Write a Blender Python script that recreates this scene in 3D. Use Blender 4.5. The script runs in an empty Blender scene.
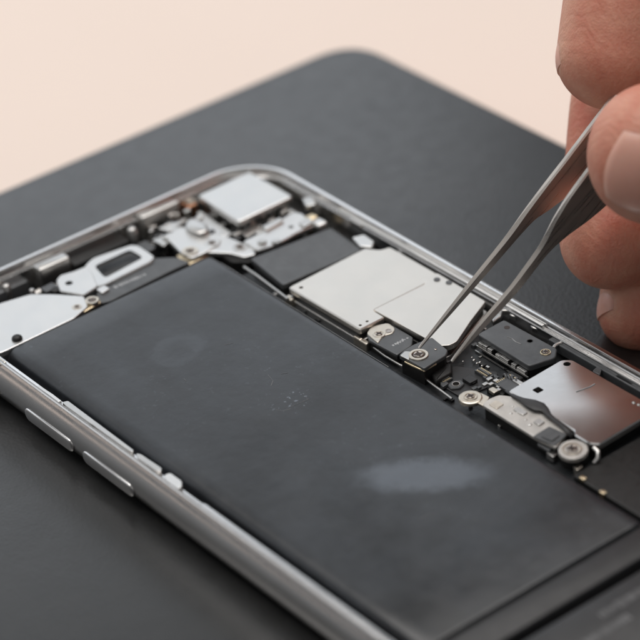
import bpy, bmesh, math, random
import numpy as np
from mathutils import Vector, Matrix, noise
random.seed(7)
S = 0.001                      # everything below is modelled in millimetres
scn = bpy.context.scene
col = scn.collection
V = Vector

# ------------------------------------------------------------------ camera
CAM = V((-154.287, -317.557, 219.661))
FW = V((0.49574492, 0.68121024, -0.53869247)).normalized()
RT = V((0.7788158, -0.6231837, -0.07133039)).normalized()
UP = RT.cross(FW).normalized()
FPX = 2657.8                   # focal length in pixels of a 640 px wide picture
cd = bpy.data.cameras.new('camera')
cam = bpy.data.objects.new('camera', cd); col.objects.link(cam)
cd.sensor_width = 36; cd.lens = FPX / 640 * 36
cd.clip_start = 0.02; cd.clip_end = 50
cam.matrix_world = Matrix.Translation(CAM * S) @ Matrix((RT, UP, -FW)).transposed().to_4x4()
cd.dof.use_dof = True; cd.dof.focus_distance = 0.386; cd.dof.aperture_fstop = 18; cd.dof.aperture_blades = 0
scn.camera = cam

# ------------------------------------------------------------------ world and lamps
w = bpy.data.worlds.new('World'); scn.world = w; w.use_nodes = True
w.node_tree.nodes['Background'].inputs[0].default_value = (0.95, 0.97, 1.0, 1)
w.node_tree.nodes['Background'].inputs[1].default_value = 0.09
scn.view_settings.view_transform = 'Standard'; scn.view_settings.look = 'None'
scn.view_settings.exposure = 0; scn.view_settings.gamma = 1

def lamp(name, pos, target, sx, sy, power, color):
    ld = bpy.data.lights.new(name, 'AREA'); ld.shape = 'RECTANGLE'; ld.size = sx; ld.size_y = sy
    ld.energy = power; ld.color = color
    o = bpy.data.objects.new(name, ld); col.objects.link(o)
    o.location = pos
    o.rotation_euler = (V(target) - V(pos)).to_track_quat('-Z', 'Y').to_euler()
    return o
def polar(az, el, d, c=(0.035, -0.06, 0)):
    a, e = math.radians(az), math.radians(el)
    return (c[0] + d * math.cos(e) * math.cos(a), c[1] + d * math.cos(e) * math.sin(a), c[2] + d * math.sin(e))
lamp('window_light', polar(75.5, 21.5, 1.5), (0.035, -0.06, 0), 1.93, 0.97, 6.1, (0.90, 0.96, 1.03))
lamp('room_fill', polar(225, 45, 1.5), (0.035, -0.06, 0), 1.6, 1.0, 2.0, (1.0, 0.97, 0.94))
lamp('side_fill', polar(132, 24, 1.5), (0.035, -0.06, 0), 0.9, 0.7, 1.3, (0.95, 0.97, 1.0))  # added fill to brighten the phone's left frame side, not a known window
lamp('ceiling_light', (0.12, 0.20, 1.2), (0.10, 0.14, 0), 1.5, 0.8, 13.6, (1.0, 0.965, 0.93))

# ------------------------------------------------------------------ helpers
def px_at(x, y, z):
    """photograph pixel -> point (mm) on the horizontal plane z"""
    d = FW + RT * ((x - 320) / FPX) + UP * ((320 - y) / FPX)
    return CAM + d * ((z - CAM.z) / d.z)
def PX(pts, z): return [tuple(px_at(x, y, z)[:2]) for x, y in pts]
def deep(x, y, d):
    """pixel and distance along the view -> point (mm)"""
    return CAM + (FW + RT * ((x - 320) / FPX) + UP * ((320 - y) / FPX)) * d

WL = {}                        # world place of every object, mm
def tag(o, label=None, cat=None, group=None, kind=None):
    for k, v in (('label', label), ('category', cat), ('group', group), ('kind', kind)):
        if v: o[k] = v
    return o
def thing(name, loc, label, cat, group=None):
    o = bpy.data.objects.new(name, None); col.objects.link(o); o.empty_display_size = 0.005
    o.location = V(loc) * S; WL[o.name] = V(loc)
    return tag(o, label, cat, group)
def build(name, bm, mat, parent=None, label=None, smooth=None, loc=None):
    if not bm.verts: raise RuntimeError(name)
    if loc is None:
        xs = [v.co for v in bm.verts]
        lo = V([min(c[i] for c in xs) for i in range(3)]); hi = V([max(c[i] for c in xs) for i in range(3)])
        loc = V(((lo.x + hi.x) / 2, (lo.y + hi.y) / 2, lo.z))
    loc = V(loc)
    bmesh.ops.recalc_face_normals(bm, faces=bm.faces)
    for v in bm.verts: v.co = (v.co - loc) * S
    me = bpy.data.meshes.new(name); bm.to_mesh(me); bm.free()
    mats = mat if isinstance(mat, (list, tuple)) else [mat]
    for m in mats: me.materials.append(m)
    o = bpy.data.objects.new(name, me); col.objects.link(o)
    WL[o.name] = loc
    o.location = loc * S
    if parent: o.parent = parent; o.location = (loc - WL[parent.name]) * S
    if smooth is not None:
        for p in me.polygons: p.use_smooth = True
        try: me.set_sharp_from_angle(angle=math.radians(smooth))
        except Exception: pass
    if label: o['label'] = label
    return o

def ccw(pts):
    a = sum(pts[i][0] * pts[(i + 1) % len(pts)][1] - pts[(i + 1) % len(pts)][0] * pts[i][1] for i in range(len(pts)))
    return list(pts) if a > 0 else list(pts)[::-1]
def rounded(pts, r, n=5):
    """round the corners of a polygon"""
    pts = ccw(pts); out = []
    N = len(pts)
    rr = r if isinstance(r, (list, tuple)) else [r] * N
    for i in range(N):
        a, b, c = V(pts[i - 1]), V(pts[i]), V(pts[(i + 1) % N])
        u1 = (a - b); u2 = (c - b); l1, l2 = u1.length, u2.length
        u1.normalize(); u2.normalize()
        k = min(rr[i], l1 * .45, l2 * .45)
        if k < 1e-4: out.append(tuple(b)); continue
        p, q = b + u1 * k, b + u2 * k
        for j in range(n + 1):
            t = j / n
            out.append(tuple((1 - t) ** 2 * p + 2 * t * (1 - t) * b + t * t * q))
    return out
def inset(pts, d):
    pts = ccw(pts); N = len(pts); out = []
    for i in range(N):
        a, b, c = V(pts[i - 1]), V(pts[i]), V(pts[(i + 1) % N])
        e1 = (b - a).normalized() if (b - a).length > 1e-6 else V((1, 0)); e2 = (c - b).normalized() if (c - b).length > 1e-6 else e1
        n1 = V((-e1.y, e1.x)); n2 = V((-e2.y, e2.x)); n = (n1 + n2)
        n = n.normalized() if n.length > 1e-6 else n1
        out.append(tuple(b + n * d / max(.4, n.dot(n1))))
    return out
def rect(x0, y0, x1, y1): return [(x0, y0), (x1, y0), (x1, y1), (x0, y1)]

def prism(bm, pts, z0, z1, bev=0.0, holes=(), mi=0, zf=None):
    """upright slab with chamfered top edge; holes are loops cut through; zf(x,y) adds to height"""
    pts = ccw(pts)
    zf = zf or (lambda x, y: 0)
    def ring(p, z): return [bm.verts.new((x, y, z + zf(x, y))) for x, y in p]
    F = []
    bot = ring(pts, z0)
    if bev > 0:
        mid = ring(pts, z1 - bev); m2 = ring(inset(pts, bev * .35), z1 - bev * .3); top = ring(inset(pts, bev), z1); loops = [bot, mid, m2, top]
    else:
        top = ring(pts, z1); loops = [bot, top]
    n = len(pts)
    for a, b in zip(loops, loops[1:]):
        for i in range(n):
            F.append(bm.faces.new((a[i], a[(i + 1) % n], b[(i + 1) % n], b[i])))
    if not holes:
        F.append(bm.faces.new(top)); F.append(bm.faces.new(bot[::-1]))
    else:
        for lp, zz in ((top, z1), (bot, z0)):
            es = [bm.edges.get((lp[i], lp[(i + 1) % n])) for i in range(n)]
            for h in holes:
                hv = ring(h, zz); m = len(hv)
                for i in range(m): es.append(bm.edges.new((hv[i], hv[(i + 1) % m])))
                if zz == z1: ht = hv
                else: hb = hv
                if zz == z1: hts = locals().setdefault('hts', []); 
            r = bmesh.ops.triangle_fill(bm, edges=es, use_beauty=True)
            F += [g for g in r['geom'] if isinstance(g, bmesh.types.BMFace)]
    for f in F: f.material_index = mi
    return F
def plate(bm, pts, z0, z1, bev=0.12, holes=(), mi=0):
    """slab with open holes: walls of the holes included"""
    if not holes: return prism(bm, pts, z0, z1, bev, mi=mi)
    pts = ccw(pts); n = len(pts); F = []
    ring = lambda p, z: [bm.verts.new((x, y, z)) for x, y in p]
    bot, mid, top = ring(pts, z0), ring(pts, z1 - bev), ring(inset(pts, bev), z1)
    for a, b in ((bot, mid), (mid, top)):
        for i in range(n): F.append(bm.faces.new((a[i], a[(i + 1) % n], b[(i + 1) % n], b[i])))
    et = [bm.edges.get((top[i], top[(i + 1) % n])) for i in range(n)]
    for h in holes:
        h = ccw(h); m = len(h)
        ht, hb = ring(h, z1), ring(h, z0)
        for i in range(m): F.append(bm.faces.new((ht[i], ht[(i + 1) % m], hb[(i + 1) % m], hb[i])))
        et += [bm.edges.get((ht[i], ht[(i + 1) % m])) for i in range(m)]
    r = bmesh.ops.triangle_fill(bm, edges=et, use_beauty=True)
    F += [g for g in r['geom'] if isinstance(g, bmesh.types.BMFace)]
    for f in F: f.material_index = mi
    return F
def circle(x, y, r, n=20, sx=1, sy=1): return [(x + r * sx * math.cos(2 * math.pi * i / n), y + r * sy * math.sin(2 * math.pi * i / n)) for i in range(n)]
def lathe(bm, x, y, prof, n=24, mi=0):
    """prof: (radius, z) from outside bottom over the top to the centre"""
    rings = [[bm.verts.new((x + r * math.cos(2 * math.pi * i / n), y + r * math.sin(2 * math.pi * i / n), z)) for i in range(n)] for r, z in prof]
    for a, b in zip(rings, rings[1:]):
        for i in range(n):
            f = bm.faces.new((a[i], a[(i + 1) % n], b[(i + 1) % n], b[i])); f.material_index = mi
    f = bm.faces.new(rings[-1]); f.material_index = mi
def tube(bm, pts, rad, n=8, mi=0, flat=1.0):
    pts = [V(p) for p in pts]; rings = []
    for i, p in enumerate(pts):
        t = (pts[min(i + 1, len(pts) - 1)] - pts[max(i - 1, 0)]).normalized()
        s = t.cross(V((0, 0, 1))); s = s.normalized() if s.length > .01 else V((1, 0, 0)); q = s.cross(t)
        rings.append([bm.verts.new(p + s * rad * math.cos(2 * math.pi * k / n) + q * rad * flat * math.sin(2 * math.pi * k / n)) for k in range(n)])
    for a, b in zip(rings, rings[1:]):
        for k in range(n): bm.faces.new((a[k], a[(k + 1) % n], b[(k + 1) % n], b[k])).material_index = mi
    bm.faces.new(rings[0]).material_index = mi; bm.faces.new(rings[-1][::-1]).material_index = mi

# ------------------------------------------------------------------ materials
def mat(name, base, rough=.5, metal=0, var=0, vscale=200, rvar=0, bump=0, bscale=800, spec=.5, sss=0, aniso=0, coat=0):
    m = bpy.data.materials.new(name); m.use_nodes = True
    nt = m.node_tree; N = nt.nodes; L = nt.links; b = N['Principled BSDF']
    b.inputs['Base Color'].default_value = (*base, 1); b.inputs['Roughness'].default_value = rough
    b.inputs['Metallic'].default_value = metal; b.inputs['Specular IOR Level'].default_value = spec
    b.inputs['Coat Weight'].default_value = coat; b.inputs['Coat Roughness'].default_value = .2
    if sss:
        b.inputs['Subsurface Weight'].default_value = sss; b.inputs['Subsurface Radius'].default_value = (1, .35, .18)
        b.inputs['Subsurface Scale'].default_value = .0035
    tc = N.new('ShaderNodeTexCoord')
    def noise_(scale, det=4, r=.6):
        n = N.new('ShaderNodeTexNoise'); n.inputs['Scale'].default_value = scale; n.inputs['Detail'].default_value = det; n.inputs['Roughness'].default_value = r
        L.new(tc.outputs['Object'], n.inputs['Vector']); return n.outputs['Fac']
    if var:
        mr = N.new('ShaderNodeMapRange'); L.new(noise_(vscale), mr.inputs[0])
        mr.inputs[1].default_value = .3; mr.inputs[2].default_value = .7; mr.inputs[3].default_value = 1 - var; mr.inputs[4].default_value = 1 + var
        mx = N.new('ShaderNodeVectorMath'); mx.operation = 'SCALE'; mx.inputs[0].default_value = base; L.new(mr.outputs[0], mx.inputs['Scale'])
        L.new(mx.outputs[0], b.inputs['Base Color'])
    if rvar:
        mr = N.new('ShaderNodeMapRange'); L.new(noise_(vscale * 1.7, 6, .7), mr.inputs[0])
        mr.inputs[1].default_value = .3; mr.inputs[2].default_value = .7; mr.inputs[3].default_value = rough - rvar; mr.inputs[4].default_value = rough + rvar
        L.new(mr.outputs[0], b.inputs['Roughness'])
    if bump:
        bp = N.new('ShaderNodeBump'); bp.inputs['Strength'].default_value = bump; bp.inputs['Distance'].default_value = .0001
        L.new(noise_(bscale, 3), bp.inputs['Height']); L.new(bp.outputs[0], b.inputs['Normal'])
    m['b'] = 1
    return m
M = dict(
    frame=mat('anodised_aluminium', (.86, .85, .84), .22, 1, .04, 120, .04, .08, 3000),
    silver=mat('bright_nickel', (.66, .65, .63), .32, 1, .03, 300, .06, .15, 900),
    shield=mat('shield_steel', (.81, .78, .73), .38, 1, .025, 150, .03, .18, 350),
    shield_dark=mat('polished_shield_steel', (.80, .785, .77), .20, 1, .03, 200, .02, .08, 250),
    white=mat('matte_silver_plate', (.78, .78, .77), .40, 1, .02, 200, .05, .2, 400),
    plate=mat('worn_pale_plate', (.60, .58, .55), .5, .75, .12, 500, .08, .3, 900),
    gold=mat('gold_plating', (.86, .72, .50), .3, 1, .1, 900, .08),
    cream=mat('brass_washer', (.74, .68, .59), .34, 1, .05, 900, .05),
    screw=mat('screw_steel', (.55, .50, .46), .3, 1, .1, 900, .08),
    recess=mat('recess_dark', (.05, .035, .03), .5, .3),
    copper=mat('copper', (.62, .32, .2), .35, 1),
    graphite=mat('graphite_plate', (.115, .12, .125), .42, .35, .12, 500, .06, .3, 900),
    flex=mat('black_flex', (.028, .028, .030), .46, 0, .2, 300, .06, .3, 700),
    black=mat('black_polymer', (.012, .012, .012), .5, 0, .25, 500, .1),
    floor=mat('housing_inside', (.03, .03, .03), .45, .3, .3, 300, .1),
    pcb=mat('circuit_board', (.016, .018, .02), .38, 0, .3, 500, .1, .5, 1500),
    ink=mat('printed_ink', (.42, .43, .44), .5),
    faint=mat('faint_print', (.16, .16, .165), .5),
    steel=mat('tweezer_steel', (.76, .71, .66), .30, 1, .08, 90, .07, .12, 900),
    table=mat('pale_peach_tabletop', (.93, .785, .695), .6, 0, .012, 8, .03, 0),
    nail=mat('fingernail', (.84, .43, .34), .36, 0, .03, 200, .03, 0, 1, .5, .35),
)

# ------------------------------------------------------------------ setting: table and mat
bm = bmesh.new(); prism(bm, rect(-900, -900, 1500, 1500), -30, -4.0, 1.0)
t = build('tabletop', bm, M['table'], loc=(0, 0, -30)); tag(t, 'pale peach tabletop, out of focus behind the dark mat', kind='structure')

def mat_material():
    m = bpy.data.materials.new('mat_rubber'); m.use_nodes = True
    nt = m.node_tree; N = nt.nodes; L = nt.links; b = N['Principled BSDF']
    tc = N.new('ShaderNodeTexCoord')
    def nz(s, d=5, r=.6):
        n = N.new('ShaderNodeTexNoise'); n.inputs['Scale'].default_value = s; n.inputs['Detail'].default_value = d; n.inputs['Roughness'].default_value = r
        L.new(tc.outputs['Object'], n.inputs['Vector']); return n.outputs['Fac']
    cr = N.new('ShaderNodeValToRGB'); L.new(nz(60, 8, .7), cr.inputs[0])
    cr.color_ramp.elements[0].position = .3; cr.color_ramp.elements[0].color = (.012, .012, .012, 1)
    cr.color_ramp.elements[1].position = .72; cr.color_ramp.elements[1].color = (.024, .024, .024, 1)
    L.new(cr.outputs[0], b.inputs['Base Color'])
    mr = N.new('ShaderNodeMapRange'); L.new(nz(350, 4), mr.inputs[0]); mr.inputs[1].default_value = .3; mr.inputs[2].default_value = .7
    mr.inputs[3].default_value = .29; mr.inputs[4].default_value = .35; L.new(mr.outputs[0], b.inputs['Roughness']); b.inputs['Specular IOR Level'].default_value = .78
    vo = N.new('ShaderNodeTexVoronoi'); vo.inputs['Scale'].default_value = 1800; L.new(tc.outputs['Object'], vo.inputs['Vector'])
    ad = N.new('ShaderNodeMath'); ad.operation = 'ADD'; L.new(vo.outputs['Distance'], ad.inputs[0]); L.new(nz(700, 6, .75), ad.inputs[1])
    bp = N.new('ShaderNodeBump'); bp.inputs['Strength'].default_value = .16; bp.inputs['Distance'].default_value = .0001
    L.new(ad.outputs[0], bp.inputs['Height']); L.new(bp.outputs[0], b.inputs['Normal'])
    return m
MZ = -1.0
bm = bmesh.new(); prism(bm, rounded(rect(-240, -330, 112.8, 31.8), 9, 10), MZ - 3, MZ, .6)
o = build('work_mat', bm, mat_material(), smooth=40, loc=(-60, -150, MZ - 3)); tag(o, 'dark grey rubber work mat with rounded corner lying under the opened phone', 'mat')

# ------------------------------------------------------------------ phone
phone = thing('opened_smartphone', (33.5, -69, MZ), 'opened silver smartphone without its screen, battery and circuit board bare, lying on the dark mat', 'smartphone')

def rrect_path(o, W=67.0, H=138.0, R=10.5, n=18):
    """rounded rectangle at inset o with outward normals, as (x, y)"""
    out = []; r = max(R - o, .6)
    for cx, cy, a0 in ((W - R, -R, 0), (R, -R, 90), (R, -H + R, 180), (W - R, -H + R, 270)):
        cxx = cx; cyy = cy
        for i in range(n + 1):
            a = math.radians(a0 + 90 * i / n)
            # squircle-like easing of the corner
            out.append((cxx + r * math.cos(a), cyy + r * math.sin(a)))
    return out
def sweep(bm, prof, narrow=None):
    """narrow: the same profile with other insets, used along the left side"""
    rings = []
    for k, (o, z) in enumerate(prof):
        wide = rrect_path(o); nar = rrect_path(narrow[k] if narrow else o)
        ring = []
        for (x0, y0), (x1, y1) in zip(wide, nar):
            t = min(1, max(0, (x1 - 3) / 9)); t = t * t * (3 - 2 * t)
            ring.append(bm.verts.new((x1 + (x0 - x1) * t, y1 + (y0 - y1) * t, z)))
        rings.append(ring)
    n = len(rings[0])
    for a, b in zip(rings, rings[1:]):
        for i in range(n): bm.faces.new((a[i], a[(i + 1) % n], b[(i + 1) % n], b[i]))
    return rings
bm = bmesh.new()
prof = [(5, MZ), (3.4, MZ + .03), (2.1, MZ + .25), (1.0, MZ + .8), (.25, MZ + 1.7), (-.15, MZ + 2.9), (-.3, 2.8), (-.22, 3.8), (-.02, 4.7), (.28, 5.45), (.55, 5.95), (.72, 6.2), (.82, 6.5), (.95, 6.68), (1.1, 6.76), (1.7, 6.8),
        (1.77, 6.7), (1.8, 5.5), (1.95, 5.45), (2.0, 5.6), (2.5, 5.6), (2.62, 5.5), (2.65, 1.2), (3.2, 1.0)]
nar = [{1.7: 1.22, 1.77: 1.3, 1.8: 1.34}.get(o, o) for o, z in prof]
r = sweep(bm, prof, nar)
fr = build('metal_frame', bm, M['frame'], phone, smooth=35)
bm = bmesh.new(); prism(bm, rrect_path(2.6), MZ + .1, .9)
build('back_housing', bm, M['floor'], phone)

def on_side(x, y):            # pixel -> point on the left side wall u=0
    d = FW + RT * ((x - 320) / FPX) + UP * ((320 - y) / FPX)
    return CAM + d * (-CAM.x / d.x)
# volume buttons on the left side
def side_button(y0, y1, zc, h=1.35):
    bm = bmesh.new()
    n = 8; outl = []
    for cy, a0 in ((y1 + h, -90), (y0 - h, 90)):
        pass
    pts = []
    for i in range(n + 1): a = math.pi * i / n; pts.append((y0 - h + h * math.sin(a) , zc + h * math.cos(a)))
    for i in range(n + 1): a = math.pi * i / n; pts.append((y1 + h - h * math.sin(a), zc - h * math.cos(a)))
    lay = []
    for x, k in ((.5, 1), (-.34, 1), (-.46, .93), (-.52, .78)):
        cyy = (y0 + y1) / 2
        lay.append([bm.verts.new((x, cyy + (yy - cyy) * (1 - (1 - k) * .3), zc + (zz - zc) * k)) for yy, zz in pts])
    m = len(pts)
    for a, b in zip(lay, lay[1:]):
        for i in range(m): bm.faces.new((a[i], a[(i + 1) % m], b[(i + 1) % m], b[i]))
    bm.faces.new(lay[-1]); bm.faces.new(lay[0][::-1])
    return bm
for k, (a, b) in enumerate(((-31.0, -43.6), (-46.0, -58.6))):
    build('volume_button', side_button(a, b, 2.0, 1.05), M['frame'], fr, smooth=40, label=('upper long volume button on the phone side' if k == 0 else 'lower long volume button on the phone side'))
build('mute_switch', side_button(-17.5, -23.8, 1.9, 1.1), M['frame'], fr, smooth=40)

# ---- battery
def battery_material():
    m = bpy.data.materials.new('battery_pouch'); m.use_nodes = True
    nt = m.node_tree; N = nt.nodes; L = nt.links; b = N['Principled BSDF']
    tc = N.new('ShaderNodeTexCoord'); geo = tc.outputs['Object']
    def nz(s, d=5, r=.6, src=None):
        n = N.new('ShaderNodeTexNoise'); n.inputs['Scale'].default_value = s; n.inputs['Detail'].default_value = d; n.inputs['Roughness'].default_value = r
        L.new(src or geo, n.inputs['Vector']); return n
    def math_(op, a, c=None, clamp=False):
        q = N.new('ShaderNodeMath'); q.operation = op; q.use_clamp = clamp
        for i, v in enumerate((a, c)):
            if v is None: continue
            if isinstance(v, (int, float)): q.inputs[i].default_value = v
            else: L.new(v, q.inputs[i])
        return q.outputs[0]
    wob = nz(350, 4, .7); dv = N.new('ShaderNodeVectorMath'); dv.operation = 'SUBTRACT'; L.new(wob.outputs['Color'], dv.inputs[0]); dv.inputs[1].default_value = (.5, .5, .5)
    sc = N.new('ShaderNodeVectorMath'); sc.operation = 'SCALE'; L.new(dv.outputs[0], sc.inputs[0]); sc.inputs['Scale'].default_value = .004
    ad = N.new('ShaderNodeVectorMath'); ad.operation = 'ADD'; L.new(geo, ad.inputs[0]); L.new(sc.outputs[0], ad.inputs[1])
    def blob(x, y, rx, ry, ang, ringed=0, soft=.5):
        mp = N.new('ShaderNodeMapping'); mp.vector_type = 'TEXTURE'
        L.new(ad.outputs[0], mp.inputs[0])
        mp.inputs['Location'].default_value = ((x - BC[0]) * S, (y - BC[1]) * S, 0); mp.inputs['Rotation'].default_value = (0, 0, ang)
        mp.inputs['Scale'].default_value = (rx * S, ry * S, 1)
        ln = N.new('ShaderNodeVectorMath'); ln.operation = 'LENGTH'
        mk = N.new('ShaderNodeVectorMath'); mk.operation = 'MULTIPLY'; L.new(mp.outputs[0], mk.inputs[0]); mk.inputs[1].default_value = (1, 1, 0)
        L.new(mk.outputs[0], ln.inputs[0]); d = ln.outputs['Value']
        mr = N.new('ShaderNodeMapRange'); mr.interpolation_type = 'SMOOTHSTEP'; L.new(d, mr.inputs[0])
        mr.inputs[1].default_value = 1; mr.inputs[2].default_value = 1 - soft; mr.inputs[3].default_value = 0; mr.inputs[4].default_value = 1
        if ringed:
            m2 = N.new('ShaderNodeMapRange'); m2.interpolation_type = 'SMOOTHSTEP'; L.new(d, m2.inputs[0])
            m2.inputs[1].default_value = 1 - soft * 1.2; m2.inputs[2].default_value = .2; m2.inputs[3].default_value = 1; m2.inputs[4].default_value = .35
            return math_('MULTIPLY', mr.outputs[0], m2.outputs[0])
        return mr.outputs[0]
    a1 = px_at(425, 475, 5.6); a2 = px_at(178, 350, 5.6); a3 = px_at(292, 402, 5.6); a4 = px_at(200, 420, 5.6)
    b1 = blob(a1.x, a1.y, 11.5, 5.0, math.radians(-40), 0, .55)
    b2 = blob(a2.x, a2.y, 5.2, 4.2, .3, 1, .25)
    b3 = blob(a3.x, a3.y, 4.0, 3.2, .3, 0, .9)
    sp = math_('MULTIPLY', nz(1500, 2, .5).outputs['Fac'], 1); spk = N.new('ShaderNodeMapRange'); L.new(sp, spk.inputs[0]); spk.inputs[1].default_value = .645; spk.inputs[2].default_value = .7
    cl = N.new('ShaderNodeMapRange'); L.new(nz(60, 3).outputs['Fac'], cl.inputs[0]); cl.inputs[1].default_value = .45; cl.inputs[2].default_value = .7; cl.inputs[4].default_value = .1
    specks = math_('MULTIPLY', spk.outputs[0], math_('ADD', b3, cl.outputs[0]), True)
    haze = N.new('ShaderNodeMapRange'); L.new(nz(45, 7, .7).outputs['Fac'], haze.inputs[0]); haze.inputs[1].default_value = .35; haze.inputs[2].default_value = .75
    f1 = math_('ADD', math_('MULTIPLY', b1, .52), math_('MULTIPLY', b2, .10))
    f2 = math_('ADD', f1, math_('MULTIPLY', haze.outputs[0], .2))
    f3 = math_('ADD', f2, math_('MULTIPLY', specks, 2.2), True)
    mx = N.new('ShaderNodeMix'); mx.data_type = 'RGBA'; L.new(f3, mx.inputs['Factor'])
    mx.inputs[6].default_value = (.010, .0115, .014, 1); mx.inputs[7].default_value = (.15, .175, .21, 1)
    L.new(mx.outputs[2], b.inputs['Base Color'])
    ro = N.new('ShaderNodeMapRange'); L.new(nz(120, 6, .7).outputs['Fac'], ro.inputs[0]); ro.inputs[1].default_value = .3; ro.inputs[2].default_value = .7; ro.inputs[3].default_value = .27; ro.inputs[4].default_value = .40
    L.new(ro.outputs[0], b.inputs['Roughness']); b.inputs['Specular IOR Level'].default_value = .68
    bp = N.new('ShaderNodeBump'); bp.inputs['Strength'].default_value = .35; bp.inputs['Distance'].default_value = .0002
    L.new(nz(160, 5, .6).outputs['Fac'], bp.inputs['Height']); L.new(bp.outputs[0], b.inputs['Normal'])
    return m
BC = (22.5, -67.7)
bm = bmesh.new()
# pillow-edged pouch: rounded long edges
y0, y1 = -20.0, -115.5
prof = [(4.1, 1.3), (4.1, 3.0), (4.2, 4.3), (4.5, 5.0), (5.0, 5.38), (5.7, 5.56), (6.8, 5.6), (24, 5.66), (40.6, 5.6), (41.6, 5.55), (42.15, 5.35), (42.3, 5.0), (42.3, 1.3)]
ys = [y0, y0 - .15, y0 - .5, y0 - 6] + [y0 - 6 - 84 * i / 12 for i in range(1, 12)] + [y1 + .5, y1 + .1, y1]
rows = []
for j, yy in enumerate(ys):
    dz = .35 if j in (0, len(ys) - 1) else (.1 if j in (1, len(ys) - 2) else 0)
    rows.append([bm.verts.new((x, yy, z - (dz if z > 3 else 0))) for x, z in prof])
for a, b in zip(rows, rows[1:]):
    for i in range(len(prof) - 1): bm.faces.new((a[i], a[i + 1], b[i + 1], b[i]))
bm.faces.new(rows[0]); bm.faces.new(rows[-1][::-1])
bat = build('battery', bm, battery_material(), phone, smooth=50, loc=(BC[0], BC[1], 1.3), label='large flat charcoal battery with faint smudges')
random.seed(8)
for pts in ([(276, 410), (283, 411), (291, 409)], [(290, 407), (300, 403), (309, 399)], [(305, 396), (308, 400)], [(268, 375), (273, 381), (271, 386)], [(281, 374), (288, 373)], [(184, 379), (186, 381)], [(225, 345), (233, 343)], [(420, 519), (428, 515), (437, 513)], [(350, 320), (362, 324)]):
    bm = bmesh.new()
    P_ = [px_at(x, y, 5.62) for x, y in pts]
    for a, b_ in zip(P_, P_[1:]):
        d_ = (b_ - a); L_ = d_.length; d_ = V((d_.x, d_.y)).normalized(); n_ = V((-d_.y, d_.x)) * random.uniform(.025, .05)
        k = max(1, int(L_ / .5))
        for i in range(k):
            p_, q_ = a.lerp(b_, i / k), a.lerp(b_, (i + 1) / k); p_, q_ = V((p_.x, p_.y)), V((q_.x, q_.y))
            prism(bm, [tuple(p_ + n_), tuple(p_ - n_), tuple(q_ - n_ * .6), tuple(q_ + n_ * .6)], 5.5, 5.672)
    build('scratch', bm, M['faint'], bat)
bm = bmesh.new(); prism(bm, rounded(rect(3.4, -120.6, 42.2, -115.6), .5), 1.3, 5.15, .3)
build('battery_flap', bm, M['flex'], bat, smooth=40)

# ---- lower module with blurred pale print
bm = bmesh.new(); prism(bm, rounded(rect(3.2, -134.5, 44, -122.2), 1.0), 1.2, 5.0, .3)
low = build('lower_speaker_module', bm, M['flex'], phone, smooth=40)
bm = bmesh.new(); random.seed(3)
def marks(bm, p0, p1, n, h, z, wmin=.3, wmax=.7):
    """a row of small printed strokes too blurred to read"""
    p0, p1 = V(p0), V(p1); dr = (p1 - p0).normalized(); nr = V((-dr.y, dr.x)); L_ = (p1 - p0).length
    for i in range(n):
        c = p0 + dr * (L_ * (i + .5) / n)
        hh = h * random.uniform(.5, 1); ww = L_ / n * random.uniform(wmin, wmax)
        q = [c - dr * ww / 2 - nr * hh / 2, c + dr * ww / 2 - nr * hh / 2, c + dr * ww / 2 + nr * hh / 2, c - dr * ww / 2 + nr * hh / 2]
        prism(bm, [tuple(v) for v in q], z - .05, z + .012)
marks(bm, (25.2, -125.3), (34.5, -125.3), 15, 1.5, 5.0)
marks(bm, (20.2, -127.9), (28, -127.9), 12, 1.3, 5.0)
build('printed_marks', bm, M['faint'], low)

# ---- circuit board strip
bm = bmesh.new()
prism(bm, rounded(rect(43.4, -100.5, 63.2, -25), .8), 2.2, 3.1, .1)
pcb = build('circuit_board', bm, M['pcb'], phone)
bm = bmesh.new(); random.seed(11)
for i in range(120):
    x, y = random.uniform(44, 62.5), random.uniform(-99, -27); a, b_ = random.choice(((.5, .3), (.3, .5), (.9, .6), (.6, 1.0)))
    mi = random.choice((0, 1, 1, 2, 2))
    prism(bm, rect(x, y, x + a, y + b_), 3.05, 3.1 + random.uniform(.25, .55), .05, mi=mi)
ch = build('chips', bm, [M['silver'], M['black'], M['graphite']], pcb); ch['kind'] = 'stuff'

# ---- screws
def screw(x, y, z, r, parent, washer=None, wr=1.45, dark=True):
    """washer ring (optional) and a recessed cross-head screw"""
    if washer:
        bm = bmesh.new(); lathe(bm, x, y, [(r * wr, z - .5), (r * wr, z - .02), (r * wr - .06, z + .06), (r * 1.1, z + .06), (r * 1.0, z - .1), (r * .95, z - .3)])
        lathe(bm, x, y, [(r * .99, z - .13), (r * .5, z - .15)], mi=1)
        build('washer', bm, [M[washer], M['recess']], parent, smooth=20)
    bm = bmesh.new()
    lathe(bm, x, y, [(r * .8, z - .3), (r * .8, z + .03), (r * .72, z + .12), (r * .5, z + .15), (r * .42, z + .1), (r * .36, z - .15)])
    if dark:
        ang = random.uniform(0, 1.5)
        for k in range(2):
            a = ang + k * math.pi / 2; c, s_ = math.cos(a), math.sin(a); L_, w_ = r * .7, r * .13
            q = [(x + c * u - s_ * v, y + s_ * u + c * v) for u, v in ((-L_, -w_), (L_, -w_), (L_, w_), (-L_, w_))]
            prism(bm, q, z - .1, z + .162 + .003 * k, mi=1)
        lathe(bm, x, y, [(r * .42, z + .0), (r * .41, z + .168)], 14, mi=1)
    return build('screw', bm, [M['screw'], M['recess']], parent, smooth=20)
def spx(x, y, z, r, parent, **k):
    p = px_at(x, y, z); return screw(p.x, p.y, z, r, parent, **k)

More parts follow.
